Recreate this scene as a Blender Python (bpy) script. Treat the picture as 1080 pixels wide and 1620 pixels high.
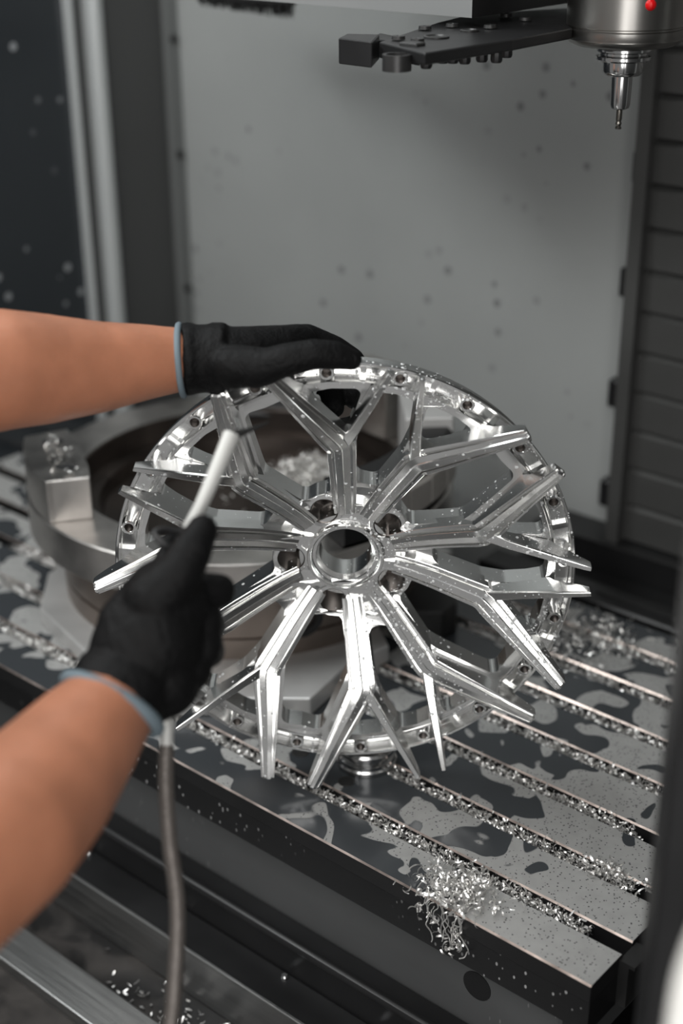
import bpy, bmesh, math, random
from math import sin, cos, pi, radians as R_
from mathutils import Vector, Matrix, noise
from mathutils.bvhtree import BVHTree
random.seed(7)
S = bpy.context.scene
COL = S.collection
for o in list(bpy.data.objects): bpy.data.objects.remove(o)

# ------------------------------------------------------------- camera
FPX = 2261.0
RT = Vector((0.75826, 0.65191, -0.00790)); DN = Vector((0.27217, -0.32753, -0.90479)); FW = Vector((-0.59243, 0.68392, -0.42578))
CAM = Vector((0, 0, 0.905))
cd = bpy.data.cameras.new('camera'); cam = bpy.data.objects.new('camera', cd); COL.objects.link(cam)
cam.matrix_world = Matrix(((RT.x, -DN.x, -FW.x, CAM.x), (RT.y, -DN.y, -FW.y, CAM.y), (RT.z, -DN.z, -FW.z, CAM.z), (0, 0, 0, 1)))
cd.sensor_fit = 'VERTICAL'; cd.sensor_height = 36; cd.lens = 36 * FPX / 1620
cd.clip_start = 0.01; cd.clip_end = 50
cd.dof.use_dof = True; cd.dof.focus_distance = 1.38; cd.dof.aperture_fstop = 2.3; cd.dof.aperture_blades = 0
S.camera = cam
# ------------------------------------------------------------- world and lights
w = bpy.data.worlds.new('world'); S.world = w; w.use_nodes = True
nt = w.node_tree; nt.nodes.clear()
out = nt.nodes.new('ShaderNodeOutputWorld'); bg = nt.nodes.new('ShaderNodeBackground')
tc = nt.nodes.new('ShaderNodeTexCoord'); sp = nt.nodes.new('ShaderNodeSeparateXYZ'); rp = nt.nodes.new('ShaderNodeValToRGB')
mr = nt.nodes.new('ShaderNodeMapRange'); mr.inputs[1].default_value = -1; mr.inputs[2].default_value = 1
nt.links.new(tc.outputs['Generated'], sp.inputs[0]); nt.links.new(sp.outputs[2], mr.inputs[0]); nt.links.new(mr.outputs[0], rp.inputs[0])
e = rp.color_ramp.elements; e[0].position = 0.0; e[0].color = (.46, .455, .45, 1); e[1].position = 1.0; e[1].color = (.30, .31, .32, 1)
x = e.new(.5); x.color = (.38, .38, .375, 1)
nt.links.new(rp.outputs[0], bg.inputs[0]); nt.links.new(bg.outputs[0], out.inputs[0]); bg.inputs[1].default_value = .6
def area(name, loc, target, sx, sy, power, col=(1, 1, 1)):
    l = bpy.data.lights.new(name, 'AREA'); l.shape = 'RECTANGLE'; l.size = sx; l.size_y = sy; l.energy = power; l.color = col
    o = bpy.data.objects.new(name, l); COL.objects.link(o); o.location = loc
    o.rotation_euler = (Vector(target) - Vector(loc)).to_track_quat('-Z', 'Y').to_euler(); return o
area('hall_light', (-.2, -.9, 2.2), (-.9, 1.0, .1), 2.4, 1.1, 44, (1, .985, .96))        # hall lamps behind the operator
area('machine_lamp_left', (-1.75, .35, 1.45), (-.9, 1.1, .1), .9, .25, 15, (.97, 1, 1))    # lamp under the enclosure roof
area('machine_lamp_top', (-1.25, 1.0, 1.75), (-1.15, 1.2, 0), 1.0, .2, 8, (.97, 1, 1))
area('low_fill_light', (.35, -.35, .55), (-.8, .95, .2), .8, 1.0, 12, (1, .985, .97))  # added fill low in front, brightens the wheel faces and saddle
S.view_settings.view_transform = 'Standard'; S.view_settings.look = 'None'; S.view_settings.gamma = 1
S.view_settings.use_curve_mapping = False; S.view_settings.exposure = 0.0

# ------------------------------------------------------------- helpers
def at(px, py, d):                        # point at depth d along the view axis
    return CAM + (RT * ((px - 540) / FPX) + DN * ((py - 810) / FPX) + FW) * d
def onz(px, py, z):
    r = RT * ((px - 540) / FPX) + DN * ((py - 810) / FPX) + FW; return CAM + r * ((z - CAM.z) / r.z)
def ony(px, py, y):
    r = RT * ((px - 540) / FPX) + DN * ((py - 810) / FPX) + FW; return CAM + r * (y / r.y)
MT = {}
def mat(name, col=(.5, .5, .5), rough=.5, metal=0., bump=0., bscale=200., var=0., vscale=8., stretch=None, spec=.5, coat=0., rvar=.1):
    if name in MT: return MT[name]
    m = bpy.data.materials.new(name); m.use_nodes = True; n = m.node_tree; b = n.nodes['Principled BSDF']
    b.inputs['Base Color'].default_value = (*col, 1); b.inputs['Roughness'].default_value = rough; b.inputs['Metallic'].default_value = metal
    b.inputs['Specular IOR Level'].default_value = spec; b.inputs['Coat Weight'].default_value = coat
    t = n.nodes.new('ShaderNodeTexCoord'); mp = n.nodes.new('ShaderNodeMapping'); n.links.new(t.outputs['Object'], mp.inputs[0])
    if stretch: mp.inputs['Scale'].default_value = stretch
    if var > 0:
        z = n.nodes.new('ShaderNodeTexNoise'); z.inputs['Scale'].default_value = vscale; z.inputs['Detail'].default_value = 6; n.links.new(mp.outputs[0], z.inputs[0])
        r = n.nodes.new('ShaderNodeValToRGB'); r.color_ramp.elements[0].position = .3; r.color_ramp.elements[1].position = .7
        r.color_ramp.elements[0].color = (*[c * (1 - var) for c in col], 1); r.color_ramp.elements[1].color = (*[min(1, c * (1 + var)) for c in col], 1)
        n.links.new(z.outputs[0], r.inputs[0]); n.links.new(r.outputs[0], b.inputs['Base Color'])
        q = n.nodes.new('ShaderNodeMapRange'); q.inputs[3].default_value = max(.02, rough - rvar); q.inputs[4].default_value = rough + rvar
        n.links.new(z.outputs[0], q.inputs[0]); n.links.new(q.outputs[0], b.inputs['Roughness'])
    if bump > 0:
        z = n.nodes.new('ShaderNodeTexNoise'); z.inputs['Scale'].default_value = bscale; z.inputs['Detail'].default_value = 3; n.links.new(mp.outputs[0], z.inputs[0])
        k = n.nodes.new('ShaderNodeBump'); k.inputs['Strength'].default_value = bump; k.inputs['Distance'].default_value = .001
        n.links.new(z.outputs[0], k.inputs['Height']); n.links.new(k.outputs[0], b.inputs['Normal'])
    MT[name] = m; return m
def stained(name, dry, wet, rdry, rwet, scale, thr, metal=0., soft=.02, speck=0., loc=(0, 0, 0), detail=1.5, stretch=None):
    m = bpy.data.materials.new(name); m.use_nodes = True; n = m.node_tree; b = n.nodes['Principled BSDF']; L = n.links.new
    t = n.nodes.new('ShaderNodeTexCoord'); mp = n.nodes.new('ShaderNodeMapping'); L(t.outputs['Object'], mp.inputs[0]); mp.inputs['Location'].default_value = loc
    if stretch: mp.inputs['Scale'].default_value = stretch
    z = n.nodes.new('ShaderNodeTexNoise'); z.inputs['Scale'].default_value = scale; z.inputs['Detail'].default_value = detail; z.inputs['Distortion'].default_value = .6; L(mp.outputs[0], z.inputs[0])
    r = n.nodes.new('ShaderNodeMapRange'); r.inputs[1].default_value = thr - soft; r.inputs[2].default_value = thr + soft; L(z.outputs[0], r.inputs[0])
    z2 = n.nodes.new('ShaderNodeTexNoise'); z2.inputs['Scale'].default_value = 60; z2.inputs['Detail'].default_value = 5; L(mp.outputs[0], z2.inputs[0])
    c1 = n.nodes.new('ShaderNodeMix'); c1.data_type = 'RGBA'; c1.inputs[6].default_value = (*[c * .82 for c in dry], 1); c1.inputs[7].default_value = (*[c * 1.15 for c in dry], 1); L(z2.outputs[0], c1.inputs[0])
    last = c1.outputs[2]
    if speck > 0:
        v = n.nodes.new('ShaderNodeTexVoronoi'); v.inputs['Scale'].default_value = 260; L(mp.outputs[0], v.inputs[0])
        a = n.nodes.new('ShaderNodeMapRange'); a.inputs[1].default_value = speck; a.inputs[2].default_value = speck + .08; L(v.outputs[0], a.inputs[0])
        c3 = n.nodes.new('ShaderNodeMix'); c3.data_type = 'RGBA'; L(a.outputs[0], c3.inputs[0]); c3.inputs[6].default_value = (.035, .037, .04, 1); L(last, c3.inputs[7]); last = c3.outputs[2]
    c2 = n.nodes.new('ShaderNodeMix'); c2.data_type = 'RGBA'; L(r.outputs[0], c2.inputs[0]); L(last, c2.inputs[6]); c2.inputs[7].default_value = (*wet, 1)
    L(c2.outputs[2], b.inputs['Base Color'])
    q = n.nodes.new('ShaderNodeMapRange'); q.inputs[3].default_value = rdry; q.inputs[4].default_value = rwet; L(r.outputs[0], q.inputs[0]); L(q.outputs[0], b.inputs['Roughness'])
    b.inputs['Metallic'].default_value = metal
    k = n.nodes.new('ShaderNodeBump'); k.inputs['Strength'].default_value = .25; k.inputs['Distance'].default_value = .001; k.invert = True
    L(r.outputs[0], k.inputs['Height']); L(k.outputs[0], b.inputs['Normal'])
    MT[name] = m; return m
def speckled(name, base, spot, rough, scale, size, metal=0., dens=.5, stretch=None, var=.1):
    """base paint with sparse round splashes"""
    m = mat(name, base, rough, metal, var=var, vscale=3); n = m.node_tree; L = n.links.new; b = n.nodes['Principled BSDF']
    src = b.inputs['Base Color'].links[0].from_socket
    t = n.nodes.new('ShaderNodeTexCoord'); mp = n.nodes.new('ShaderNodeMapping'); L(t.outputs['Object'], mp.inputs[0])
    if stretch: mp.inputs['Scale'].default_value = stretch
    v = n.nodes.new('ShaderNodeTexVoronoi'); v.inputs['Scale'].default_value = scale; L(mp.outputs[0], v.inputs[0])
    a = n.nodes.new('ShaderNodeMapRange'); a.inputs[1].default_value = size; a.inputs[2].default_value = size * 1.35; a.inputs[3].default_value = 1; a.inputs[4].default_value = 0; L(v.outputs['Distance'], a.inputs[0])
    z = n.nodes.new('ShaderNodeTexNoise'); z.inputs['Scale'].default_value = 4.; L(t.outputs['Object'], z.inputs[0])
    g = n.nodes.new('ShaderNodeMapRange'); g.inputs[1].default_value = 1 - dens - .03; g.inputs[2].default_value = 1 - dens + .1; L(z.outputs[0], g.inputs[0])
    sc = n.nodes.new('ShaderNodeSeparateColor'); L(v.outputs['Color'], sc.inputs[0])
    g2 = n.nodes.new('ShaderNodeMath'); g2.operation = 'GREATER_THAN'; g2.inputs[1].default_value = .45; L(sc.outputs[0], g2.inputs[0])
    mu = n.nodes.new('ShaderNodeMath'); mu.operation = 'MULTIPLY'; L(a.outputs[0], mu.inputs[0]); L(g.outputs[0], mu.inputs[1])
    mv = n.nodes.new('ShaderNodeMath'); mv.operation = 'MULTIPLY'; L(mu.outputs[0], mv.inputs[0]); L(g2.outputs[0], mv.inputs[1])
    c = n.nodes.new('ShaderNodeMix'); c.data_type = 'RGBA'; L(mv.outputs[0], c.inputs[0]); L(src, c.inputs[6]); c.inputs[7].default_value = (*spot, 1); L(c.outputs[2], b.inputs['Base Color'])
    return m
def setp(o, label=None, cat=None, group=None, kind=None):
    if label: o['label'] = label
    if cat: o['category'] = cat
    if group: o['group'] = group
    if kind: o['kind'] = kind
    return o
def smooth(me, ang=30):
    me.polygons.foreach_set('use_smooth', [True] * len(me.polygons)); me.set_sharp_from_angle(angle=R_(ang))
def link(name, bm, m, parent=None, sm=30, **kw):
    me = bpy.data.meshes.new(name); bm.normal_update(); bm.to_mesh(me); bm.free()
    for k in (m if isinstance(m, (list, tuple)) else [m]): me.materials.append(k)
    if sm: smooth(me, sm)
    o = bpy.data.objects.new(name, me); COL.objects.link(o)
    if parent: o.parent = parent
    return setp(o, **kw)
def empty(name, loc=(0, 0, 0), **kw):
    o = bpy.data.objects.new(name, None); COL.objects.link(o); o.location = loc; o.empty_display_size = .02; return setp(o, **kw)
def bevel(o, wd, seg=1, ang=35):
    b = o.modifiers.new('bevel', 'BEVEL'); b.width = wd; b.segments = seg; b.limit_method = 'ANGLE'; b.angle_limit = R_(ang); b.harden_normals = False; return o
def box(bm, a, b, M=None, mi=0):
    vs = [bm.verts.new(Vector((x, y, z)) if M is None else M @ Vector((x, y, z))) for x in (a[0], b[0]) for y in (a[1], b[1]) for z in (a[2], b[2])]
    for f in ((0, 1, 3, 2), (4, 6, 7, 5), (0, 4, 5, 1), (2, 3, 7, 6), (0, 2, 6, 4), (1, 5, 7, 3)):
        bm.faces.new([vs[i] for i in f]).material_index = mi
def prism(bm, poly, z0, z1, M=None):
    T = (lambda p: p) if M is None else (lambda p: M @ p)
    a = [bm.verts.new(T(Vector((p[0], p[1], z0)))) for p in poly]; b = [bm.verts.new(T(Vector((p[0], p[1], z1)))) for p in poly]
    bm.faces.new(a[::-1]); bm.faces.new(b); n = len(poly)
    for i in range(n): bm.faces.new((a[i], a[(i + 1) % n], b[(i + 1) % n], b[i]))
def lathe(bm, prof, seg=64, M=None, closed=False, a0=0., a1=2 * pi):
    full = abs(a1 - a0 - 2 * pi) < 1e-6; rings = []
    for i in range(seg if full else seg + 1):
        a = a0 + (a1 - a0) * i / seg; rings.append([bm.verts.new((M @ Vector((r * cos(a), r * sin(a), z))) if M else Vector((r * cos(a), r * sin(a), z))) for r, z in prof])
    n = len(prof); k = len(rings)
    for i in range(k if full else k - 1):
        A, B = rings[i], rings[(i + 1) % k]
        for j in range(n if closed else n - 1):
            bm.faces.new((A[j], B[j], B[(j + 1) % n], A[(j + 1) % n]))
    if not full and closed:
        bm.faces.new(rings[0]); bm.faces.new(rings[-1][::-1])
    bmesh.ops.recalc_face_normals(bm, faces=bm.faces[:])
def tube(bm, pts, rad, seg=12, cap=True):
    pts = [Vector(p) for p in pts]; rs = rad if isinstance(rad, (list, tuple)) else [rad] * len(pts); prev = None; rings = []
    up = None
    for i, p in enumerate(pts):
        t = (pts[min(i + 1, len(pts) - 1)] - pts[max(i - 1, 0)]).normalized()
        if up is None: up = t.orthogonal().normalized()
        up = (up - t * up.dot(t)).normalized(); sd = t.cross(up)
        rings.append([bm.verts.new(p + (up * cos(2 * pi * j / seg) + sd * sin(2 * pi * j / seg)) * rs[i]) for j in range(seg)])
    for A, B in zip(rings, rings[1:]):
        for j in range(seg): bm.faces.new((A[j], A[(j + 1) % seg], B[(j + 1) % seg], B[j]))
    if cap: bm.faces.new(rings[0][::-1]); bm.faces.new(rings[-1])
def spline(pts, n=8):
    P = [Vector(p) for p in pts]; P = [P[0] * 2 - P[1]] + P + [P[-1] * 2 - P[-2]]; o = []
    for i in range(1, len(P) - 2):
        for k in range(n):
            t = k / n; a, b, c, d = P[i - 1:i + 3]
            o.append(.5 * ((2 * b) + (c - a) * t + (2 * a - 5 * b + 4 * c - d) * t * t + (3 * b - a - 3 * c + d) * t ** 3))
    o.append(P[-2]); return o
def roundpoly(pts, seg=7):
    """pts: (x, y, r) closed polygon -> rounded outline"""
    o = []; n = len(pts)
    for i in range(n):
        p = Vector(pts[i][:2]); a = Vector(pts[i - 1][:2]); b = Vector(pts[(i + 1) % n][:2]); r = pts[i][2]
        da = (a - p); db = (b - p); la, lb = da.length, db.length; da.normalize(); db.normalize()
        an = da.angle(db); h = an / 2
        if r <= 0 or an > pi - .02: o.append(p); continue
        d = min(r / math.tan(h), la * .48, lb * .48); r = d * math.tan(h)
        c = p + (da + db).normalized() * (r / sin(h)); s = p + da * d - c; e = p + db * d - c
        A0 = math.atan2(s.y, s.x); A1 = math.atan2(e.y, e.x); dA = (A1 - A0 + pi) % (2 * pi) - pi
        for k in range(seg + 1): t = A0 + dA * k / seg; o.append(c + Vector((cos(t), sin(t))) * r)
    return o

# ------------------------------------------------------------- materials
ALU = mat('machined_aluminium', (.90, .90, .89), .19, 1., bump=.012, bscale=500, var=.03, vscale=30, rvar=.02)
ALUD = mat('raw_aluminium', (.58, .555, .53), .32, 1., bump=.12, bscale=220, var=.16, vscale=25)
ALUP = mat('aluminium_plate', (.66, .655, .645), .45, .55, bump=.1, bscale=300, var=.10, vscale=14)
BORE = mat('threaded_bore', (.16, .145, .135), .32, 1.)
nb = BORE.node_tree; wv = nb.nodes.new('ShaderNodeTexWave'); wv.bands_direction = 'Z'; wv.inputs['Scale'].default_value = 260
tcb = nb.nodes.new('ShaderNodeTexCoord'); bb = nb.nodes.new('ShaderNodeBump'); bb.inputs['Strength'].default_value = .7; bb.inputs['Distance'].default_value = .001
nb.links.new(tcb.outputs['Object'], wv.inputs[0]); nb.links.new(wv.outputs[1], bb.inputs['Height']); nb.links.new(bb.outputs[0], nb.nodes['Principled BSDF'].inputs['Normal'])
CHROME = mat('polished_steel', (.55, .55, .55), .16, 1., var=.1, vscale=20)
STEEL = mat('brushed_steel', (.40, .40, .395), .36, 1., bump=.2, bscale=120, var=.10, vscale=30, stretch=(.2, 6, 6))
DSTEEL = mat('dark_steel', (.045, .045, .045), .4, .6, var=.2, vscale=10)
BLACK = mat('black_oxide', (.010, .010, .0105), .38, .0, var=.2, vscale=12, spec=.45)
BLACKW = speckled('black_coolant_wet', (.007, .007, .0075), (.34, .34, .34), .32, 120, .17, dens=.56, stretch=(1.3, 1, .8), var=.2)
GREYP = speckled('grey_saddle_paint', (.075, .077, .078), (.17, .17, .17), .42, 110, .13, dens=.52, stretch=(1.5, 1, .5), var=.18)
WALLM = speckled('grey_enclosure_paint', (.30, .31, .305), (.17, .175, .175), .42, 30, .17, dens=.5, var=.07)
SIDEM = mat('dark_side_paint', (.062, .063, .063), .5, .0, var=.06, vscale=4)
SEAM = mat('seam_paint', (.18, .187, .185), .4, .2)
GLASSD = speckled('dark_window', (.022, .026, .030), (.26, .27, .28), .16, 24, .13, dens=.62, var=.1)
FRAME = mat('frame_steel', (.55, .57, .57), .34, .5)
SLAT = mat('way_cover_steel', (.085, .085, .083), .45, .5, var=.1, vscale=6, bump=.2, bscale=80)
TABLE = stained('table_steel_wet', (.36, .36, .352), (.050, .055, .060), .42, .16, 19, .50, metal=.1, soft=.006, speck=.17, detail=1.2)
n_ = TABLE.node_tree; nz = [q for q in n_.nodes if q.type == 'TEX_NOISE' and abs(q.inputs['Scale'].default_value - 19) < .1][0]   # drier towards both table ends
mr_ = [q for q in n_.nodes if q.type == 'MAP_RANGE' and q.inputs[0].is_linked and q.inputs[0].links[0].from_node == nz][0]
sx = n_.nodes.new('ShaderNodeSeparateXYZ'); tx = [q for q in n_.nodes if q.type == 'TEX_COORD'][0]; n_.links.new(tx.outputs['Object'], sx.inputs[0])
cr = n_.nodes.new('ShaderNodeFloatCurve'); c_ = cr.mapping.curves[0]; c_.points[0].location = (0, .30); c_.points[1].location = (1, .25); c_.points.new(.30, .50); c_.points.new(.70, .60); c_.points.new(.84, .52); c_.points.new(.93, .36)
m1 = n_.nodes.new('ShaderNodeMapRange'); m1.inputs[1].default_value = -1.9; m1.inputs[2].default_value = -.46; n_.links.new(sx.outputs[0], m1.inputs[0]); n_.links.new(m1.outputs[0], cr.inputs[1])
ad = n_.nodes.new('ShaderNodeMath'); ad.operation = 'ADD'; sb = n_.nodes.new('ShaderNodeMath'); sb.operation = 'SUBTRACT'; sb.inputs[1].default_value = .5; n_.links.new(cr.outputs[0], sb.inputs[0])
n_.links.new(nz.outputs[0], ad.inputs[0]); n_.links.new(sb.outputs[0], ad.inputs[1]); n_.links.new(ad.outputs[0], mr_.inputs[0])
EDGE = mat('bare_table_edge', (.50, .42, .38), .35, 1., var=.45, vscale=40)
CHIP = mat('aluminium_chips', (.82, .81, .79), .3, .85)
DROP = mat('coolant_drop', (.62, .63, .63), .12, 0., spec=.8)
TRAY = stained('tray_floor_wet', (.040, .035, .032), (.010, .0095, .0095), .5, .3, 14, .5, soft=.12, detail=8)
SKIN = mat('skin', (.385, .158, .088), .5, 0, bump=.25, bscale=260, var=.13, vscale=22)
SKIN.node_tree.nodes['Principled BSDF'].inputs['Subsurface Weight'].default_value = .12
SKIN.node_tree.nodes['Principled BSDF'].inputs['Subsurface Radius'].default_value = (.01, .004, .002)
GLOVE = mat('black_glove_knit', (.0035, .0035, .0037), .6, 0, bump=.6, bscale=420, spec=.14)
g_ = GLOVE.node_tree; w_ = g_.nodes.new('ShaderNodeTexNoise'); w_.inputs['Scale'].default_value = 55; w_.inputs['Distortion'].default_value = 1.2; k_ = g_.nodes.new('ShaderNodeBump'); k_.inputs['Strength'].default_value = .55; k_.inputs['Distance'].default_value = .004
g_.links.new([q for q in g_.nodes if q.type == 'TEX_COORD'][0].outputs['Object'], w_.inputs[0]); g_.links.new(w_.outputs[0], k_.inputs['Height']); g_.links.new(k_.outputs[0], [q for q in g_.nodes if q.type == 'BUMP' and q != k_][0].inputs['Normal'])
HEM = mat('blue_grey_hem', (.13, .17, .195), .85)
HOSE = mat('braided_hose', (.13, .115, .105), .45, .5, bump=.9, bscale=300)
NOZ = mat('nozzle_metal', (.50, .50, .48), .5, .2)
RED = mat('red_marker', (.6, .004, .006), .25)
PANEL = mat('door_sheet_grey', (.085, .088, .088), .45, .2)
RUBBER = mat('black_rubber', (.006, .006, .0065), .6)
BRIST = mat('black_bristle', (.008, .008, .008), .6)

# ------------------------------------------------------------- setting
bm = bmesh.new(); box(bm, (-1.84, 1.67, -.55), (0.6, 1.70, 1.9)); link('wall_back', bm, WALLM, kind='structure', sm=0)
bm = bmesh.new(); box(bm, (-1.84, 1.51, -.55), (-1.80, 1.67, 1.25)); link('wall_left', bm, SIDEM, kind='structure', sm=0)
bm = bmesh.new()      # seam strip with bolts in the corner
box(bm, (-1.80, 1.645, -.5), (-1.787, 1.67, 1.25))
link('trim_1', bm, SEAM, kind='structure', sm=0)
for z in (.615, .43, .20):
    b = bmesh.new(); lathe(b, [(0, .004), (.006, .004), (.007, 0)], 12, Matrix.Translation((-1.787, 1.657, z)) @ Matrix.Rotation(pi / 2, 4, 'Y')); o = link('bolt', b, DSTEEL); o.parent = bpy.data.objects['trim_1']
bm = bmesh.new(); box(bm, (-1.83, 1.483, -.5), (-1.775, 1.51, 1.25)); link('trim_2', bm, FRAME, kind='structure', sm=0)
bevel(bpy.data.objects['trim_2'], .012, 4)
bm = bmesh.new(); box(bm, (-1.84, 1.462, -.5), (-1.80, 1.483, 1.25)); link('trim_3', bm, SIDEM, kind='structure', sm=0)
bm = bmesh.new(); box(bm, (-1.84, 1.454, -.5), (-1.793, 1.462, 1.25)); link('trim_4', bm, FRAME, kind='structure', sm=0)
bevel(bpy.data.objects['trim_4'], .004, 2)
bm = bmesh.new(); box(bm, (-1.84, .3, -.5), (-1.81, 1.454, 1.25)); link('window_1', bm, GLASSD, kind='structure', sm=0)
bm = bmesh.new(); box(bm, (-2.6, -.1, -.57), (-2.56, .3, 1.9)); box(bm, (-2.56, .26, -.5), (-1.84, .30, 1.9)); link('trim_7', bm, SIDEM, kind='structure', sm=0)
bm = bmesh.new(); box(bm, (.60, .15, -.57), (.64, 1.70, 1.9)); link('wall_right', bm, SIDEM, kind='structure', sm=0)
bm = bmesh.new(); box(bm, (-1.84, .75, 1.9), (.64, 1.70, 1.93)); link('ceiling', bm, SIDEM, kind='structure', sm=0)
# machine tray floor with a folded seam
bm = bmesh.new(); box(bm, (-2.2, .60, -.27), (-.80, .86, -.25)); box(bm, (-.798, .60, -.27), (.2, .86, -.2495)); link('floor', bm, TRAY, kind='structure', sm=0)
bm = bmesh.new(); box(bm, (-2.6, .86, -.57), (.6, 1.70, -.55)); link('trim_5', bm, BLACK, kind='structure', sm=0)

# enclosure clips on the wall edge
for i, (px, py) in enumerate(((1016, 263), (995, 445), (976, 620), (962, 777))):
    p = ony(px, py, 1.655); b = bmesh.new(); box(b, (-.009, -.012, -.02), (.009, .015, .02))
    o = link('wall_clip', b, BLACK, label=['topmost', 'second from top', 'third from top', 'lowest'][i] + ' black clip on the grey wall edge beside the slatted cover', cat='clip', group='black clips down the wall edge'); bevel(o, .003, 2); o.location = p

# louvered way cover
wc = empty('way_cover', (-.90, 1.62, -.1), label='dark grey slatted steel way cover at right of the back wall', cat='way cover')
def inP(o, p): o.parent = p; o.matrix_parent_inverse = Matrix.Translation(-p.location); return o
bm = bmesh.new(); box(bm, (-.905, 1.612, .0), (-.886, 1.67, 1.2)); inP(link('side_rail', bm, SLAT, sm=0), wc)
smesh = None
for k in range(19):
    z = .008 + .0557 * k
    if smesh is None:
        b = bmesh.new(); prism(b, [(0, 0), (0, .046), (.010, .054), (.024, .054), (.024, 0)], 0, .9)
        for v in b.verts: v.co = Vector((v.co.z, v.co.x, v.co.y))
        bmesh.ops.recalc_face_normals(b, faces=b.faces[:])
        o = link('slat', b, SLAT, sm=0); smesh = o.data
    else: o = bpy.data.objects.new('slat', smesh); COL.objects.link(o)
    o.location = (-.886, 1.630, z); inP(o, wc)
bm = bmesh.new(); box(bm, (-.90, 1.655, .0), (.02, 1.668, 1.2)); inP(link('backing_sheet', bm, BLACK, sm=0), wc)

# black ledges between the table and the wall
lg = empty('rear_guard', (-.9, 1.55, -.1), label='black stepped sheet guard behind the table at right', cat='guard')
bm = bmesh.new()
for (y0, y1, z1) in ((1.60, 1.668, .005), (1.515, 1.60, -.035), (1.465, 1.515, -.005)): box(bm, (-1.02, y0, -.4), (.2, y1, z1))
inP(bevel(link('guard_body', bm, BLACK, sm=0), .003), lg)
bm = bmesh.new(); box(bm, (-.95, 1.597, .005), (.2, 1.604, .0075)); box(bm, (-.84, 1.487, -.005), (.2, 1.493, -.002)); inP(link('edge_strip', bm, DSTEEL, sm=0), lg)

# ------------------------------------------------------------- machine table
tb = empty('machine_table', (-1.3, 1.15, -.1), label='grey T-slotted machine table wet with coolant, chips in its slots', cat='table')
XS0, XE = -2.5, -.46
Y0 = .857; P = .0762
slabs = [(Y0, .9105)] + [(.9288 + P * k, .9288 + P * (k + 1) - .018) for k in range(6)] + [(.9288 + P * 6, 1.442)]
for i, (a, b_) in enumerate(slabs):
    b = bmesh.new(); c = .0016; r = .006
    prof = [(a, -.02), (a, -c), (a + c, 0), (b_ - c, 0), (b_, -c), (b_, -.02)]
    poly = []
    A = [b.verts.new((XS0, y, z)) for y, z in prof]
    B = [b.verts.new((XE - .001 * (i % 2), y, z)) for y, z in prof]
    n = len(prof)
    for j in range(n):
        f = b.faces.new((A[j], A[(j + 1) % n], B[(j + 1) % n], B[j])); f.material_index = 1 if j == 1 else (2 if j in (0, 4) else 0)
    f1 = b.faces.new(A); f2 = b.faces.new(B[::-1]); f1.material_index = f2.material_index = 2
    bmesh.ops.recalc_face_normals(b, faces=b.faces[:])
    inP(link('table_slab', b, [TABLE, EDGE, BLACK], sm=0), tb)
bm = bmesh.new(); box(bm, (XS0, Y0, -.056), (XE, 1.442, -.0202)); inP(link('table_body', bm, BLACKW, sm=0), tb)
# small end bracket
bm = bmesh.new(); box(bm, (XE, .905, -.055), (XE + .010, .935, -.004)); box(bm, (XE + .010, .905, -.008), (XE + .016, .935, -.004)); inP(link('end_bracket', bm, DSTEEL, sm=0), tb)
bm = bmesh.new(); box(bm, (-2.5, .880, -.165), (-.50, 1.40, -.0565)); inP(bevel(link('saddle_panel', bm, GREYP, sm=0), .003), tb)
b = bmesh.new(); lathe(b, [(0, .001), (.016, .001), (.016, -.01)], 28, Matrix.Translation((-.594, .88, -.098)) @ Matrix.Rotation(pi / 2, 4, 'X')); inP(link('round_recess', b, RUBBER), tb)
# tapped holes on the table next to the wheel
for px, py, r in ((548, 1236, .0085), (475, 1190, .009), (862, 1291, .0)):
    if r: b = bmesh.new(); lathe(b, [(0, .0003), (r * .85, .0003), (r, .0006), (r * 1.1, .0004), (r * 1.12, -.002)], 24); o = link('tapped_hole', b, [DSTEEL]); o.location = onz(px, py, 0); inP(o, tb)

# rail along the tray
gr = empty('front_gutter', (-1.2, .84, -.2), label='black gutter rail running along the foot of the table', cat='rail')
bm = bmesh.new(); tube(bm, [(-2.4, .846, -.146), (-.4, .846, -.146)], .006, 12); inP(link('rail_tube', bm, BLACK), gr)
bm = bmesh.new(); box(bm, (-2.4, .846, -.24), (-.4, .879, -.150)); box(bm, (-2.4, .80, -.20), (-.4, .846, -.190)); inP(bevel(link('channel', bm, BLACK, sm=0), .002), gr)
bm = bmesh.new(); box(bm, (-2.4, .797, -.25), (-.4, .801, -.186)); inP(bevel(link('channel_lip', bm, STEEL, sm=0), .001), gr)
for px, py in ((311, 1418), (477, 1520), (178, 1322), (620, 1600)):
    q = onz(px, py, -.186); b = bmesh.new(); lathe(b, [(0, .004), (.003, .004), (.0042, .002), (.0042, -.02)], 16); o = link('bolt', b, CHROME); o.location = q; o.location.z = -.190; o.location.y = min(max(o.location.y, .81), .838); inP(o, gr)
# steel ledge in front, lower left
bm = bmesh.new(); box(bm, (-1.9, .688, -.29), (-.5, .737, -.235)); o = link('steel_ledge', bm, STEEL, sm=0, label='brushed steel ledge along the lower left corner', cat='ledge'); bevel(o, .002, 2)
bm = bmesh.new(); box(bm, (-1.9, .2, -.5), (-.3, .685, -.40)); link('trim_6', bm, BLACK, kind='structure', sm=0)

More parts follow.
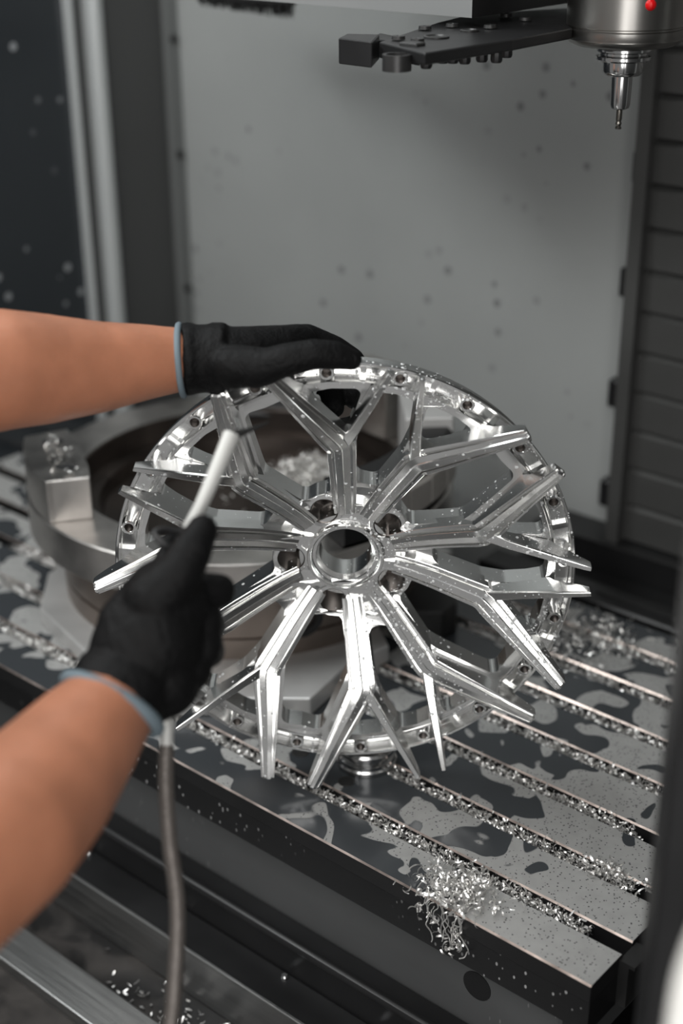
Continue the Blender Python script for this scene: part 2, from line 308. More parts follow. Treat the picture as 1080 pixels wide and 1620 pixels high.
# ------------------------------------------------------------- chips
def curl(b, p, d, n, ln, wd, rad, seg=5, mi=0):
    """one curled chip ribbon"""
    d = d.normalized(); n = (n - d * n.dot(d)).normalized(); s = d.cross(n); prev = None; a = 0; q = p.copy(); dirv = d.copy(); step = ln / seg
    for k in range(seg + 1):
        w_ = s * wd * (.5 - .3 * abs(k / seg - .5)); v = (b.verts.new(q - w_), b.verts.new(q + w_))
        if prev: b.faces.new((prev[0], prev[1], v[1], v[0]))
        prev = v; a = step / rad; dirv = Matrix.Rotation(a, 3, s) @ dirv; q = q + dirv * step + s * step * .25
def rv(): return Vector((random.uniform(-1, 1), random.uniform(-1, 1), random.uniform(-1, 1)))
slots = [(.9105 + P * k, .9288 + P * k) for k in range(7)]
places = ['front-most slot of the table', 'second slot from the table front', 'third slot from the table front', 'fourth slot from the table front', 'fifth slot from the table front', 'sixth slot from the table front', 'rearmost slot of the table']
for i, (a, b_) in enumerate(slots):
    b = bmesh.new(); x0, x1 = -1.55, -.49 - .01 * (i % 3)
    if i == 2: x1 = -.535
    if i == 0: x1 = -.50
    N = int(5200 * (x1 - x0) / 1.05)
    for k in range(N):
        xx = random.uniform(x0, x1)
        dn = .55 + .45 * noise.noise(Vector((xx * 9, i * 3.1, 0)))
        if random.random() > dn + .35: continue
        p = Vector((xx, random.uniform(a + .002, b_ - .003), random.uniform(-.011, -.0015 + .003 * dn)))
        curl(b, p, rv(), rv(), random.uniform(.003, .009), random.uniform(.0010, .0024), random.uniform(.002, .005), 4)
    link('metal_chips', b, CHIP, sm=0, label='curly aluminium chips packed in the ' + places[i], cat='chips', kind='stuff')
# tangle of swarf over the front edge
b = bmesh.new(); c0 = onz(722, 1412, .004)
for k in range(420):
    g = Vector((random.gauss(0, .020), random.gauss(0, .014), abs(random.gauss(0, .007)) + .001)); p = c0 + g
    curl(b, p, rv(), rv(), random.uniform(.006, .020), random.uniform(.001, .003), random.uniform(.0025, .008), 7)
for k in range(15):       # hanging threads
    p = Vector((c0.x + random.uniform(-.02, .035), Y0 - .003, random.uniform(-.004, .003)));  q = [p]
    for j in range(random.randint(2, 9)): p = p + Vector((random.gauss(0, .003), random.gauss(-.0004, .0012), -random.uniform(.002, .008))); p.y = min(p.y, Y0 - .001); q.append(p)
    tube(b, spline(q, 3), .0006, 4)
    if k % 2 == 0:
        for j in range(7): curl(b, q[-1] + rv() * .004, rv(), rv(), .009, .0022, .004, 6)
link('swarf_tangle', b, CHIP, sm=0, label='tangle of curled aluminium swarf hanging over the front edge of the table', cat='swarf', kind='stuff')
b = bmesh.new(); c0 = onz(968, 1385, .003)
for k in range(160):
    p = c0 + Vector((random.gauss(0, .017), random.gauss(0, .006), abs(random.gauss(0, .004)) + .001)); curl(b, p, rv(), rv(), random.uniform(.005, .014), random.uniform(.001, .003), random.uniform(.0025, .007), 6)
link('swarf_tangle', b, CHIP, sm=0, label='small clump of swarf near the right end of the second table slot', cat='swarf', kind='stuff')
b = bmesh.new()
for k in range(380):
    if k < 60: px, py = random.uniform(150, 560), random.uniform(1380, 1620)
    else: px, py = random.gauss(330, 130), random.gauss(1590, 35)
    p = onz(px, py, -.2485)
    if p.y > .79 or p.y < .742: continue
    p.z += random.uniform(.0, .002); d = rv(); d.z *= .2; n_ = Vector((rv().x * .3, rv().y * .3, 1)); curl(b, p, d, n_, random.uniform(.002, .008), random.uniform(.001, .003), random.uniform(.004, .02), 3)
link('tray_chips', b, CHIP, sm=0, label='scattered pale chips lying on the dark tray floor', cat='chips', kind='stuff')
# chips behind the wheel on the table, near the rear slots
b = bmesh.new()
for k in range(500):
    px, py = random.gauss(930, 45), random.gauss(1010, 22); p = onz(px, py, .002)
    if p.y > 1.43: continue
    p.z += abs(random.gauss(0, .004)); curl(b, p, rv(), rv(), random.uniform(.004, .010), random.uniform(.001, .003), random.uniform(.003, .007), 4)
link('swarf_tangle', b, CHIP, sm=0, label='blurred heap of chips on the table right behind the wheel rim', cat='swarf', kind='stuff')

# ------------------------------------------------------------- fixture behind the wheel
FC = Vector((-1.21, 1.20, 0))
fx = empty('round_fixture', (FC.x, FC.y, .0), label='large round aluminium fixture with jaw blocks behind the wheel', cat='fixture')
def fx_link(name, b, m, bv=0., **kw):
    o = link(name, b, m, **kw); inP(o, fx)
    if bv: bevel(o, bv, 2)
    return o
bm = bmesh.new()
poly = [(-1.334, .953), (-1.178, .912), (-1.062, .906), (-.929, 1.016), (-.946, 1.107), (-.935, 1.165), (-1.01, 1.22), (-1.03, 1.42), (-1.33, 1.43), (-1.48, 1.3), (-1.402, 1.021)]
prism(bm, poly, 0.0005, .024); fx_link('base_plate', bm, ALUP, .002, sm=0)
bm = bmesh.new(); prism(bm, [(-.954, 1.219), (-.917, 1.25), (-.917, 1.278), (-.942, 1.311), (-.985, 1.32), (-1.0, 1.29), (-.995, 1.24)], 0.0005, .04); T_ = link('clamp_block', bm, DSTEEL, sm=0, label='black eight-sided clamp block on the table seen through the wheel', cat='clamp'); bevel(T_, .003)

MF = Matrix.Translation((FC.x, FC.y, 0))
bm = bmesh.new(); lathe(bm, [(.20, .024), (.236, .024), (.236, .050), (.2335, .051), (.2335, .053), (.236, .054), (.236, .125), (.20, .125)], 128, MF, closed=True); fx_link('pedestal_ring', bm, mat('bronze_tinted_steel', (.30, .25, .22), .33, 1., bump=.1, bscale=90, var=.15, vscale=10))
bm = bmesh.new(); lathe(bm, [(.274, .121), (.274, .168), (.272, .17), (.212, .17), (.210, .168), (.206, .14), (.185, .138), (.18, .12), (.155, .118), (.15, .10), (.12, .098), (.115, .085), (.0, .085), (.0, .075), (.235, .121)], 128, MF); o = fx_link('fixture_ring', bm, [ALUD, mat('dark_brown_well', (.075, .062, .055), .36, .9, var=.35, vscale=14)])
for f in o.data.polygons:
    if f.center.z > .08 and Vector((f.center.x - FC.x, f.center.y - FC.y)).length < .211: f.material_index = 1  # inner faces of the ring take a darker brown metal
# black upright section behind at right and dark covers
bm = bmesh.new(); lathe(bm, [(.222, .171), (.268, .171), (.272, .175), (.272, .235), (.266, .243), (.226, .243), (.222, .235)], 40, MF, closed=True, a0=R_(-20), a1=R_(50)); fx_link('black_collar', bm, mat('black_plastic', (.008, .008, .0085), .5, spec=.35))
# jaws
def jaw(a, r0, r1, wd, h, m=ALUD):
    b = bmesh.new(); M = MF @ Matrix.Rotation(a, 4, 'Z')
    pts = [(r0, -wd / 2, .0), (r1 - .01, -wd / 2, .0)]
    poly = [Vector((r0, -wd / 2)), Vector((r1 * .985, -wd / 2))] + [Vector((r1 * cos(t), r1 * sin(t))) for t in [(-.5 + k / 8) * wd / r1 * 1.02 for k in range(9)]] + [Vector((r1 * .985, wd / 2)), Vector((r0, wd / 2))]
    prism(b, [tuple(p) for p in poly], .1702, .17 + h, M); bmesh.ops.recalc_face_normals(b, faces=b.faces[:])
    o = fx_link('jaw', b, m, .0015, sm=0)
    for k in (-.28, .28):
        hb = bmesh.new(); c = M @ Vector((r1 - .028, k * wd, .17 + h + .0005)); lathe(hb, [(0, 0), (.0085, 0), (.009, .0006), (.0095, -.001)], 20, Matrix.Translation(c) @ Matrix.Rotation(a, 4, 'Z') @ Matrix.Diagonal((1.4, 1, 1, 1)))
        oo = link('slot_hole', hb, RUBBER); oo.parent = o
    return o
jm = MF
aj = math.atan2(.995 - FC.y, -1.325 - FC.x)
# the left jaw: curved outer face follows the ring
def jawpoly(name, corners, z0, z1, m=ALUD, holes=()):
    b = bmesh.new(); prism(b, corners, z0, z1); bmesh.ops.recalc_face_normals(b, faces=b.faces[:]); o = fx_link(name, b, m, .0015, sm=0)
    for (hx, hy, ang) in holes:
        hb = bmesh.new(); lathe(hb, [(0, 0), (.008, 0), (.0088, .0006), (.0098, .0004), (.0102, -.001)], 20, Matrix.Translation((hx, hy, z1 + .0004)) @ Matrix.Rotation(ang, 4, 'Z') @ Matrix.Diagonal((1.35, .9, 1, 1)))
        oo = link('slot_hole', hb, [RUBBER]); oo.parent = o
    return o
def rim_arc(p, q, r, n=10):
    a = math.atan2(p[1] - FC.y, p[0] - FC.x); c = math.atan2(q[1] - FC.y, q[0] - FC.x); d = (c - a + pi) % (2 * pi) - pi
    return [(FC.x + r * cos(a + d * k / n), FC.y + r * sin(a + d * k / n)) for k in range(n + 1)]
outer = rim_arc((-1.406, 1.006), (-1.268, .939), .2725)
jawpoly('jaw', [(-1.2655, .9405)] + [(-1.240, .977), (-1.27, 1.0), (-1.33, 1.035), (-1.382, 1.06)] + outer, .1702, .224, ALUD, [(-1.362, 1.020, .7), (-1.285, .978, .5)])
b = bmesh.new()
for k in range(34):
    t = random.random(); p = Vector((-1.400 + .14 * t, 1.012 - .068 * t, .226)) + Vector((random.gauss(0, .008) + .012, random.gauss(0, .008) + .015, random.uniform(0, .003))); curl(b, p, rv(), rv(), random.uniform(.004, .009), .002, .003, 4)
link('loose_chips', b, CHIP, sm=0, label='few bright chips lying on top of the left jaw block', cat='chips', kind='stuff')
# right jaw with serrated pale face, seen through the wheel
Mj = Matrix.Translation((FC.x, FC.y, 0)) @ Matrix.Rotation(R_(14), 4, 'Z')
bm = bmesh.new()
for k in range(5): prism(bm, [(.170, -.10 + .04 * k), (.2215, -.10 + .04 * k), (.2215, -.0615 + .04 * k), (.168 + .002 * (k % 2), -.0615 + .04 * k)], .1702, .222 - .002 * (k % 2), Mj)
bpy.data.meshes.remove(bpy.data.meshes.new('x')); bm.free()
for k in range(4):
    a0 = -10 + 9.5 * k; b = bmesh.new(); lathe(b, [(.271, .186), (.280, .186), (.280, .222 - .002 * (k % 2)), (.271, .222)], 4, MF, closed=True, a0=R_(a0), a1=R_(a0 + 9)); fx_link('jaw_pad', b, mat('pale_pad', (.42, .40, .375), .5, .3, var=.1), .001, sm=0)
outer = rim_arc((FC.x - .02, FC.y + .27), (FC.x + .10, FC.y + .25), .2725)
jawpoly('jaw', outer + [(FC.x + .085, FC.y + .19), (FC.x - .015, FC.y + .205)], .1702, .25, ALUD)
outer = rim_arc((FC.x + .15, FC.y + .22), (FC.x + .23, FC.y + .14), .2725)
jawpoly('jaw', outer + [(FC.x + .19, FC.y + .10), (FC.x + .12, FC.y + .175)], .1702, .255, ALUP)
# dark round port low on the fixture's front
p = onz(492, 1003, .07); dirv = Vector((p.x - FC.x, p.y - FC.y, 0)).normalized(); p = FC + dirv * .236 + Vector((0, 0, .075))
bm = bmesh.new(); lathe(bm, [(0, -.001), (.016, -.001), (.018, .006), (.026, .007), (.028, -.004)], 36, Matrix.Translation(p) @ dirv.to_track_quat('Z', 'Y').to_matrix().to_4x4()); fx_link('round_port', bm, BLACK)
# chip heap inside
b = bmesh.new()
HC = onz(500, 765, .10)
for k in range(2600):
    r = abs(random.gauss(0, .05)); a = random.uniform(0, 2 * pi)
    if r > .15: continue
    p = Vector((HC.x + r * cos(a), HC.y + r * sin(a), .100 + max(0, .04 * (1 - r / .12)) * random.random())); curl(b, p, rv(), rv(), random.uniform(.006, .015), random.uniform(.0015, .004), random.uniform(.004, .01), 4)
link('chip_heap', b, CHIP, sm=0, label='heap of bright chips inside the round fixture behind the wheel', cat='chips', kind='stuff')
# dark corrugated hoses behind the fixture
for j in range(3):
    b = bmesh.new(); pts = [at(175 + 22 * j, 745 - 8 * j, 2.08), at(215 + 22 * j, 700 - 8 * j, 2.06), at(290 + 20 * j, 668 - 10 * j, 2.05), at(400 + 20 * j, 655 - 12 * j, 2.05), at(520, 668 - 10 * j, 2.06)]
    tube(b, spline(pts, 8), .0105, 10)
    link('cable_hose', b, BLACK, label=['lowest', 'middle', 'uppermost'][j] + ' of the three dark curved hoses behind the fixture at left', cat='hose', group='curved hoses behind the fixture')
# round boss under the wheel
bs = empty('locating_boss', (-.825, .990, 0), label='round steel locating boss on the table under the wheel rim', cat='boss')
bm = bmesh.new(); lathe(bm, [(0, .004), (.007, .004), (.007, .020), (.0125, .0205), (.013, .0235), (.026, .0245), (.0285, .0245), (.031, .022), (.031, .018), (.0275, .016), (.0275, .013), (.031, .011), (.031, .007), (.033, .005), (.033, .0005), (0, .0005)], 56); link('boss_body', bm, CHROME, bs)
bm = bmesh.new(); lathe(bm, [(0, .021), (.006, .021)], 24); link('bore', bm, RUBBER, bs)

# ------------------------------------------------------------- the wheel
wh = bpy.data.objects.new('alloy_wheel', None); COL.objects.link(wh); wh.empty_display_size = .05
WX = Vector((.76936, .63857, -.01784)); WY = Vector((.05886, -.04305, .99734)); WZ = Vector((.63610, -.76836, -.07071)); WO = Vector((-.81262, .94227, .25194))
wh.matrix_world = Matrix(((WX.x, WY.x, WZ.x, WO.x), (WX.y, WY.y, WZ.y, WO.y), (WX.z, WY.z, WZ.z, WO.z), (0, 0, 0, 1)))
setp(wh, label='bright machined aluminium car wheel centre with ten forked spokes, tilted on its rim', cat='wheel')
TH0 = R_(13.07)
def rot2(x, y, k, s=1):            # sector coords (mm, pair axis up) -> wheel plane (m)
    x *= s; a = TH0 + R_(72 * k); return (x * cos(a) + y * sin(a), -x * sin(a) + y * cos(a))
def lerp_tab(t, r):
    for (a, u), (b, v) in zip(t, t[1:]):
        if r <= b: return u + (v - u) * max(0, (r - a)) / (b - a)
    return t[-1][1]
ZT = [(.0, -.037), (.072, -.037), (.09, -.029), (.138, -.011), (.17, -.005), (.198, -.0015), (.3, -.0015)]
ZB = [(.0, -.066), (.07, -.066), (.10, -.052), (.138, -.036), (.18, -.026), (.3, -.024)]
cu = bpy.data.curves.new('web', 'CURVE'); cu.dimensions = '2D'; cu.fill_mode = 'BOTH'; cu.extrude = .5
def addsp(pts):
    s = cu.splines.new('POLY'); s.points.add(len(pts) - 1); s.use_cyclic_u = True
    for q, p in zip(s.points, pts): q.co = (p[0], p[1], 0, 1)
addsp([(.2045 * cos(2 * pi * k / 240), .2045 * sin(2 * pi * k / 240)) for k in range(240)])
addsp([(.030 * cos(2 * pi * k / 72), .030 * sin(2 * pi * k / 72)) for k in range(72)])
def dens(poly, step=.006):
    o = []; n = len(poly)
    for i in range(n):
        a, b = Vector(poly[i]), Vector(poly[(i + 1) % n]); m = max(1, int((b - a).length / step))
        for k in range(m): o.append(a.lerp(b, k / m))
    return o
W1 = [(33, 153, 3), (43, 147.5, 6), (62, 154, 10), (73, 164, 9), (78, 181, 5), (60, 190, 30), (31, 197, 6)]
W2 = [(10, 87, 9), (22, 134, 14), (24.5, 157, 20), (19, 196.5, 7)]
W3 = [(31, 66, 7), (44.5, 118, 14), (97, 170, 9)]
LUG = (32.15, 44.25)
for k in range(5):
    for s in (1, -1): addsp(dens([rot2(p.x / 1000, p.y / 1000, k, s) for p in roundpoly(W1)]))
    full = W2 + [(0, 199, 0)] + [(-x_, y_, r_) for x_, y_, r_ in W2[::-1]]
    addsp(dens([rot2(p.x / 1000, p.y / 1000, k) for p in roundpoly(full)]))
    c36 = cos(R_(72)); s36 = sin(R_(72))
    mirr = [(-x_ * c36 + y_ * s36, x_ * s36 + y_ * c36, r_) for x_, y_, r_ in W3][::-1]
    ringmid = (193 * sin(R_(36)), 193 * cos(R_(36)), 0); lugb = (74 * sin(R_(36)), 74 * cos(R_(36)), 14)
    addsp(dens([rot2(p.x / 1000, p.y / 1000, k) for p in roundpoly(W3 + [ringmid] + mirr + [lugb])]))
    lx, ly = rot2(LUG[0] / 1000, LUG[1] / 1000, k)
    addsp([(lx + .0128 * cos(2 * pi * j / 36), ly + .0128 * sin(2 * pi * j / 36)) for j in range(36)])
    addsp([rot2(p.x / 1000, p.y / 1000, k) for p in roundpoly([(-8.5, 60, 3), (8.5, 60, 3), (10, 71, 3), (-10, 71, 3)], 5)])
tmp = bpy.data.objects.new('tmp', cu); COL.objects.link(tmp); dg = bpy.context.evaluated_depsgraph_get(); me = bpy.data.meshes.new_from_object(tmp.evaluated_get(dg)); bpy.data.objects.remove(tmp)
bm = bmesh.new(); bm.from_mesh(me); bmesh.ops.remove_doubles(bm, verts=bm.verts[:], dist=1e-5)
for v in bm.verts: r = v.co.xy.length; v.co.z = lerp_tab(ZT if v.co.z > 0 else ZB, r)
bmesh.ops.recalc_face_normals(bm, faces=bm.faces[:])
web = link('wheel_centre', bm, ALU, wh, sm=28); web.data.materials.clear(); web.data.materials.append(ALU)
me = web.data; cn = []
for p in me.polygons:        # true cone normals on the faces, plain ones on the walls
    for vi in p.vertices:
        if abs(p.normal.z) > .6:
            c = me.vertices[vi].co; r = c.xy.length; T = ZT if p.normal.z > 0 else ZB
            sl = (lerp_tab(T, r + .004) - lerp_tab(T, max(r - .004, 0))) / .008; d = c.xy.normalized(); nn = Vector((-sl * d.x, -sl * d.y, 1)).normalized()
            cn.append(nn if p.normal.z > 0 else -nn)
        else: cn.append(p.normal.copy())
me.normals_split_custom_set(cn)
WHEELPARTS = [web]
# outer ring
bm = bmesh.new(); lathe(bm, [(.2028, -.0022), (.2038, -.0008), (.2058, -.0008), (.2064, -.002), (.2068, -.0150), (.2076, -.0160), (.2207, -.0160), (.2215, -.0150), (.2220, -.001), (.2226, 0), (.2246, 0), (.2255, -.001), (.2255, -.006), (.2225, -.0075), (.2215, -.0235), (.2205, -.025), (.2040, -.025), (.2028, -.024)], 240, closed=True)
WHEELPARTS.append(link('rim_ring', bm, ALU, wh, sm=28))
bmesh_boss = None
for k in range(20):
    a = R_(18 * k - 5); c = (.215 * sin(a), .215 * cos(a), 0)
    if bmesh_boss is None:
        bm = bmesh.new(); lathe(bm, [(.0072, -.0170), (.0072, -.0010), (.0066, -.0002), (.0048, -.0002), (.0044, -.0008)], 28); o = link('bolt_boss', bm, ALU, wh); bmesh_boss = o.data
        bm = bmesh.new(); lathe(bm, [(.0044, -.0008), (.0044, -.0112), (0, -.0112)], 20); o2 = link('bolt_hole', bm, BORE, o); hm = o2.data
    else:
        o = bpy.data.objects.new('bolt_boss', bmesh_boss); COL.objects.link(o); o.parent = wh; o2 = bpy.data.objects.new('bolt_hole', hm); COL.objects.link(o2); o2.parent = o
    o.location = c; WHEELPARTS.append(o)
    a2 = a + R_(9.0); bm2 = None
rm = None
for k in range(20):
    a = R_(18 * k + 4); 
    if rm is None: bm = bmesh.new(); box(bm, (-.0028, .2066, -.0165), (.0028, .2218, -.0115)); o = link('channel_rib', bm, ALU, wh, sm=0); rm = o.data
    else: o = bpy.data.objects.new('channel_rib', rm); COL.objects.link(o); o.parent = wh
    o.rotation_euler = (0, 0, -a)
# hub
bm = bmesh.new(); lathe(bm, [(.047, -.060), (.047, -.0395), (.0462, -.0375), (.0395, -.0368), (.0385, -.0318), (.0375, -.0300), (.0352, -.0300), (.0335, -.0325), (.0325, -.0385), (.0318, -.0392), (.0300, -.0392), (.0268, -.0440), (.0263, -.0715), (.0275, -.0725), (.044, -.0725), (.046, -.060)], 120)
WHEELPARTS.append(link('hub', bm, ALU, wh, sm=25))
for k in range(5):
    lx, ly = rot2(LUG[0] / 1000, LUG[1] / 1000, k)
    bm = bmesh.new(); lathe(bm, [(.0135, -.0355), (.0128, -.0368), (.0126, -.070), (.006, -.0705), (.0045, -.064), (.002, -.0635), (0, -.064)] if k == 4 else [(.0135, -.0355), (.0128, -.0368), (.0126, -.070), (0, -.070)], 36); o = link('lug_bore', bm, BORE, wh); o.location = (lx, ly, 0)
    bm = bmesh.new(); lathe(bm, [(.0127, -.050), (.0185, -.050), (.0185, -.0368), (.0178, -.0358), (.0140, -.0355), (.0128, -.0368)], 40); o = link('lug_seat', bm, ALU, wh); o.location = (lx, ly, 0); WHEELPARTS.append(o)
    bm = bmesh.new(); poly = [(-8.6, 59.8), (8.6, 59.8), (10.2, 71.2), (-10.2, 71.2)]; prism(bm, [rot2(x_ / 1000, y_ / 1000, k) for x_, y_ in poly], -.062, -.047); bmesh.ops.recalc_face_normals(bm, faces=bm.faces[:]); link('pocket_floor', bm, ALU, wh, sm=0)
def bar(path, prof, k, s):
    """path: (x, y, crest z, width, depth below crest, groove) in mm sector coords"""
    b = bmesh.new(); rings = []; n = len(path)
    for i, (px, py, z, wd, dp, gv) in enumerate(path):
        a = Vector(path[max(i - 1, 0)][:2]); c = Vector(path[min(i + 1, n - 1)][:2]); p = Vector((px, py))
        t1 = (p - a).normalized() if i else (c - p).normalized(); t2 = (c - p).normalized() if i < n - 1 else t1
        t = (t1 + t2).normalized(); nn = Vector((t.y, -t.x)); m = 1 / max(.5, nn.dot(Vector((t2.y, -t2.x))))
        ring = []
        for (u, h, g) in prof:
            hz = z - (dp if h == 'B' else h) - g * gv; q = p + nn * (u * wd * m); X, Y = rot2(q.x / 1000, q.y / 1000, k, s); ring.append(b.verts.new((X, Y, hz / 1000)))
        rings.append(ring)
    for A, B in zip(rings, rings[1:]):
        for j in range(len(prof)): b.faces.new((A[j], A[(j + 1) % len(prof)], B[(j + 1) % len(prof)], B[j]))
    b.faces.new(rings[0]); b.faces.new(rings[-1][::-1]); bmesh.ops.recalc_face_normals(b, faces=b.faces[:]); return b
PM = [(-.57, 'B', 0), (-.56, 3.4, 0), (-.54, 3.0, 0), (-.43, 2.6, 0), (-.42, 3.0, 1), (-.415, 3.6, 3.0), (-.325, 3.6, 3.0), (-.315, 2.6, 1), (-.30, 1.9, 0), (-.05, 1.3, 0), (-.01, .2, 0), (.01, 0, 0), (.27, 0, 0), (.285, .4, 0), (.31, 3.2, 3.0), (.395, 3.2, 3.0), (.405, 2.6, 1), (.42, 2.2, 0), (.54, 2.4, 0), (.56, 2.8, 0), (.57, 'B', 0)]
PB = [(-.5, 'B', 0), (-.44, 2.2, 0), (-.36, .4, 0), (-.30, 0, 0), (.30, 0, 0), (.36, .4, 0), (.44, 2.2, 0), (.5, 'B', 0)]
main = [(12.0, 48, -31, 19, 22, .2), (17, 66, -26, 21, 22, 1), (22.9, 87.3, -18, 22.5, 20, 1), (31, 116.5, -4.5, 24, 20, 1), (34, 128, 1.0, 24.5, 21, 1), (35.8, 133.5, 3.8, 24.5, 22, 1), (39.5, 138, 6.4, 24.5, 22, 1), (50, 147, 11.5, 23.5, 22, 1), (68, 162, 19.5, 20.5, 24, .8), (84, 175.4, 26.6, 17.6, 30, .5), (92, 182.2, 30.0, 16.5, 32, .2), (92.6, 182.8, 30.2, 16.2, 30, .2), (99, 188.3, 33.0, 15, 22, .0), (113.0, 200.2, 39.6, 13, 17, .0), (119.0, 205.2, 42.2, 12.0, 14, 0), (120.5, 206.6, 41.6, 11.0, 12, 0)]
br = [(35.5, 128, -3.5, 15, 14, 0), (34, 140, 2.5, 14, 16, 0), (29.0, 160, 11.5, 11.5, 16, 0), (21.5, 197, 26.0, 8.8, 27, 0), (20.8, 201, 27.6, 8.6, 27, 0), (20, 204.6, 29.0, 8.4, 22, 0), (15.0, 230, 38.2, 6.4, 12.5, 0), (14.0, 235.0, 39.8, 5.6, 10, 0)]
for k in range(5):
    for s in (1, -1):
        o = link('spoke', bar(main, PM, k, s), ALU, wh, sm=14); WHEELPARTS.append(o); 
        o = link('spoke_fork', bar(br, PB, k, s), ALU, wh, sm=14); WHEELPARTS.append(o)
# coolant drops on the wheel
VV = []; FF = []
for o in WHEELPARTS:
    off = len(VV); mw = Matrix.Translation(o.location); VV += [mw @ v.co for v in o.data.vertices]; FF += [[off + i for i in p.vertices] for p in o.data.polygons]
bvh = BVHTree.FromPolygons(VV, FF)
bm = bmesh.new(); cnt = 0
Minv = wh.matrix_world.inverted()
for _ in range(9500):
    a = random.uniform(0, 2 * pi); r = .245 * math.sqrt(random.random())
    src = Vector((r * cos(a), r * sin(a), .2)); d = Vector((0, random.uniform(-.9, .1), -1)).normalized(); src -= d * 0 + Vector((0, d.y / -d.z * .2 * -1, 0)) * -1 if False else Vector((0, 0, 0))
    src = Vector((r * cos(a), r * sin(a), 0)) - d * .25
    loc, nor, idx, dist = bvh.ray_cast(src, d)
    if loc is None: continue
    w_ = .08 + .75 * max(0, noise.noise(Vector((loc.x * 12, loc.y * 12, 3))) * 2 + .35) * (1.7 if loc.x > .02 else .25)
    if random.random() > w_: continue
    sc = random.choice((.0004, .0005, .0006, .0008, .0009, .0016)) * random.uniform(.7, 1.2)
    if nor.dot(d) > 0: nor = -nor
    M = Matrix.Translation(loc) @ nor.to_track_quat('Z', 'Y').to_matrix().to_4x4() @ Matrix.Diagonal((sc, sc * random.uniform(.8, 1.3), sc * .4, 1))
    top = bm.verts.new(M @ Vector((0, 0, 1))); R1 = [bm.verts.new(M @ Vector((.7 * cos(2 * pi * j / 6), .7 * sin(2 * pi * j / 6), .75))) for j in range(6)]; R2 = [bm.verts.new(M @ Vector((cos(2 * pi * j / 6), sin(2 * pi * j / 6), 0))) for j in range(6)]
    for j in range(6): bm.faces.new((top, R1[j], R1[(j + 1) % 6])); bm.faces.new((R1[j], R2[j], R2[(j + 1) % 6], R1[(j + 1) % 6]))
    cnt += 1
link('coolant_drops', bm, DROP, wh, sm=80, kind='stuff', label='small milky coolant drops clinging to the spokes')

# ------------------------------------------------------------- spindle with tool
SPX, SPY = -.751, 1.30
spn = empty('machine_spindle', (SPX, SPY, .637), label='steel milling spindle nose with holder and small cutter at top right', cat='spindle')
def spl(name, prof, m, seg=64, **kw):
    b = bmesh.new(); lathe(b, prof, seg); o = link(name, b, m, spn, sm=30, **kw); o.location = (0, 0, -.637); return o
SPM = speckled('spindle_steel', (.30, .29, .275), (.02, .02, .02), .28, 300, .16, metal=1., dens=.35, var=.12)
spl('spindle_nose', [(.058, 1.0), (.058, .739), (.0565, .738), (.0565, .7365), (.058, .7355), (.058, .729), (.0575, .728), (.0575, .7265), (.055, .723), (.049, .720), (.0, .720)], SPM)
spl('drive_keys', [(.0, .7215), (.033, .7215), (.033, .7175), (.0, .7175)], BLACK)
spl('tool_holder', [(.0, .718), (.027, .718), (.0275, .7165), (.0275, .714), (.0245, .7125), (.0245, .7105), (.0275, .709), (.0275, .706), (.026, .7045), (.0205, .704), (.0205, .695), (.0195, .6925), (.0175, .6905), (.0105, .690), (.0100, .662), (.0090, .6585), (.006, .657), (0, .657)], CHROME)
spl('end_mill', [(0, .657), (.0030, .657), (.0030, .647), (.0024, .645), (.0033, .643), (.0022, .6405), (.0034, .639), (.0030, .6375), (0, .637)], mat('carbide', (.2, .19, .17), .3, 1.), 16)
b = bmesh.new(); tube(b, [(0, 0, 0), (0, 0, .0001)], .004, 16); bm.free() if False else None
pr_ = ony(1016, 3, 1.245)
o = link('red_marker', b, RED, spn); b = None
me = o.data; bm = bmesh.new(); bmesh.ops.create_uvsphere(bm, u_segments=16, v_segments=10, radius=.0055); bm.to_mesh(me); bm.free(); me.materials.clear(); me.materials.append(RED)
dr = (Vector((CAM.x, CAM.y, 0)) - Vector((SPX, SPY, 0))).normalized(); an = math.atan2(dr.y, dr.x) + R_(22)
o.location = (.0575 * cos(an), .0575 * sin(an), .762 - .637)
# coolant nozzles ring hints
# ------------------------------------------------------------- tool change arm
tcx = empty('tool_change_arm', (-.84, 1.15, .72), label='black tool changer arm with open gripper end beside the spindle', cat='machine arm')
bm = bmesh.new(); z1 = .738; z0 = .715
def zp(l, z): return [tuple(onz(x_, y_, z).xy) for x_, y_ in l]
prism(bm, zp([(600, 66), (672, 84), (810, 62), (905, 44), (905, 12), (745, 22), (690, 36)], z1), .7275, z1); bmesh.ops.recalc_face_normals(bm, faces=bm.faces[:]); inP(bevel(link('arm_beam', bm, BLACK, sm=0), .0015, 2), tcx)
bm = bmesh.new(); prism(bm, zp([(535, 62), (588, 68), (600, 56), (548, 55)], z1), z0 + .001, z1 + .001); bmesh.ops.recalc_face_normals(bm, faces=bm.faces[:]); inP(bevel(link('gripper_finger', bm, BLACK, sm=0), .001), tcx)
bm = bmesh.new(); prism(bm, zp([(588, 60), (664, 74), (672, 66), (600, 52)], z1 - .004), z0 + .002, z1 - .004); bmesh.ops.recalc_face_normals(bm, faces=bm.faces[:]); inP(bevel(link('gripper_jaw', bm, BLACK, sm=0), .001), tcx)
b = bmesh.new(); q = onz(652, 72, z1); box(b, (-.010, -.007, -.012), (.010, .007, .003)); o = bevel(link('gripper_latch', b, DSTEEL, sm=0), .001); o.location = q; inP(o, tcx)
for px, py in ((674, 101), (700, 93), (716, 93), (735, 94), (762, 91), (785, 92), (801, 84)):
    q = onz(px, py, .722); b = bmesh.new(); lathe(b, [(0, -.004), (.0045, -.004), (.0055, -.002), (.0055, .008)], 10); o = link('bolt', b, BLACK); o.location = q; inP(o, tcx)
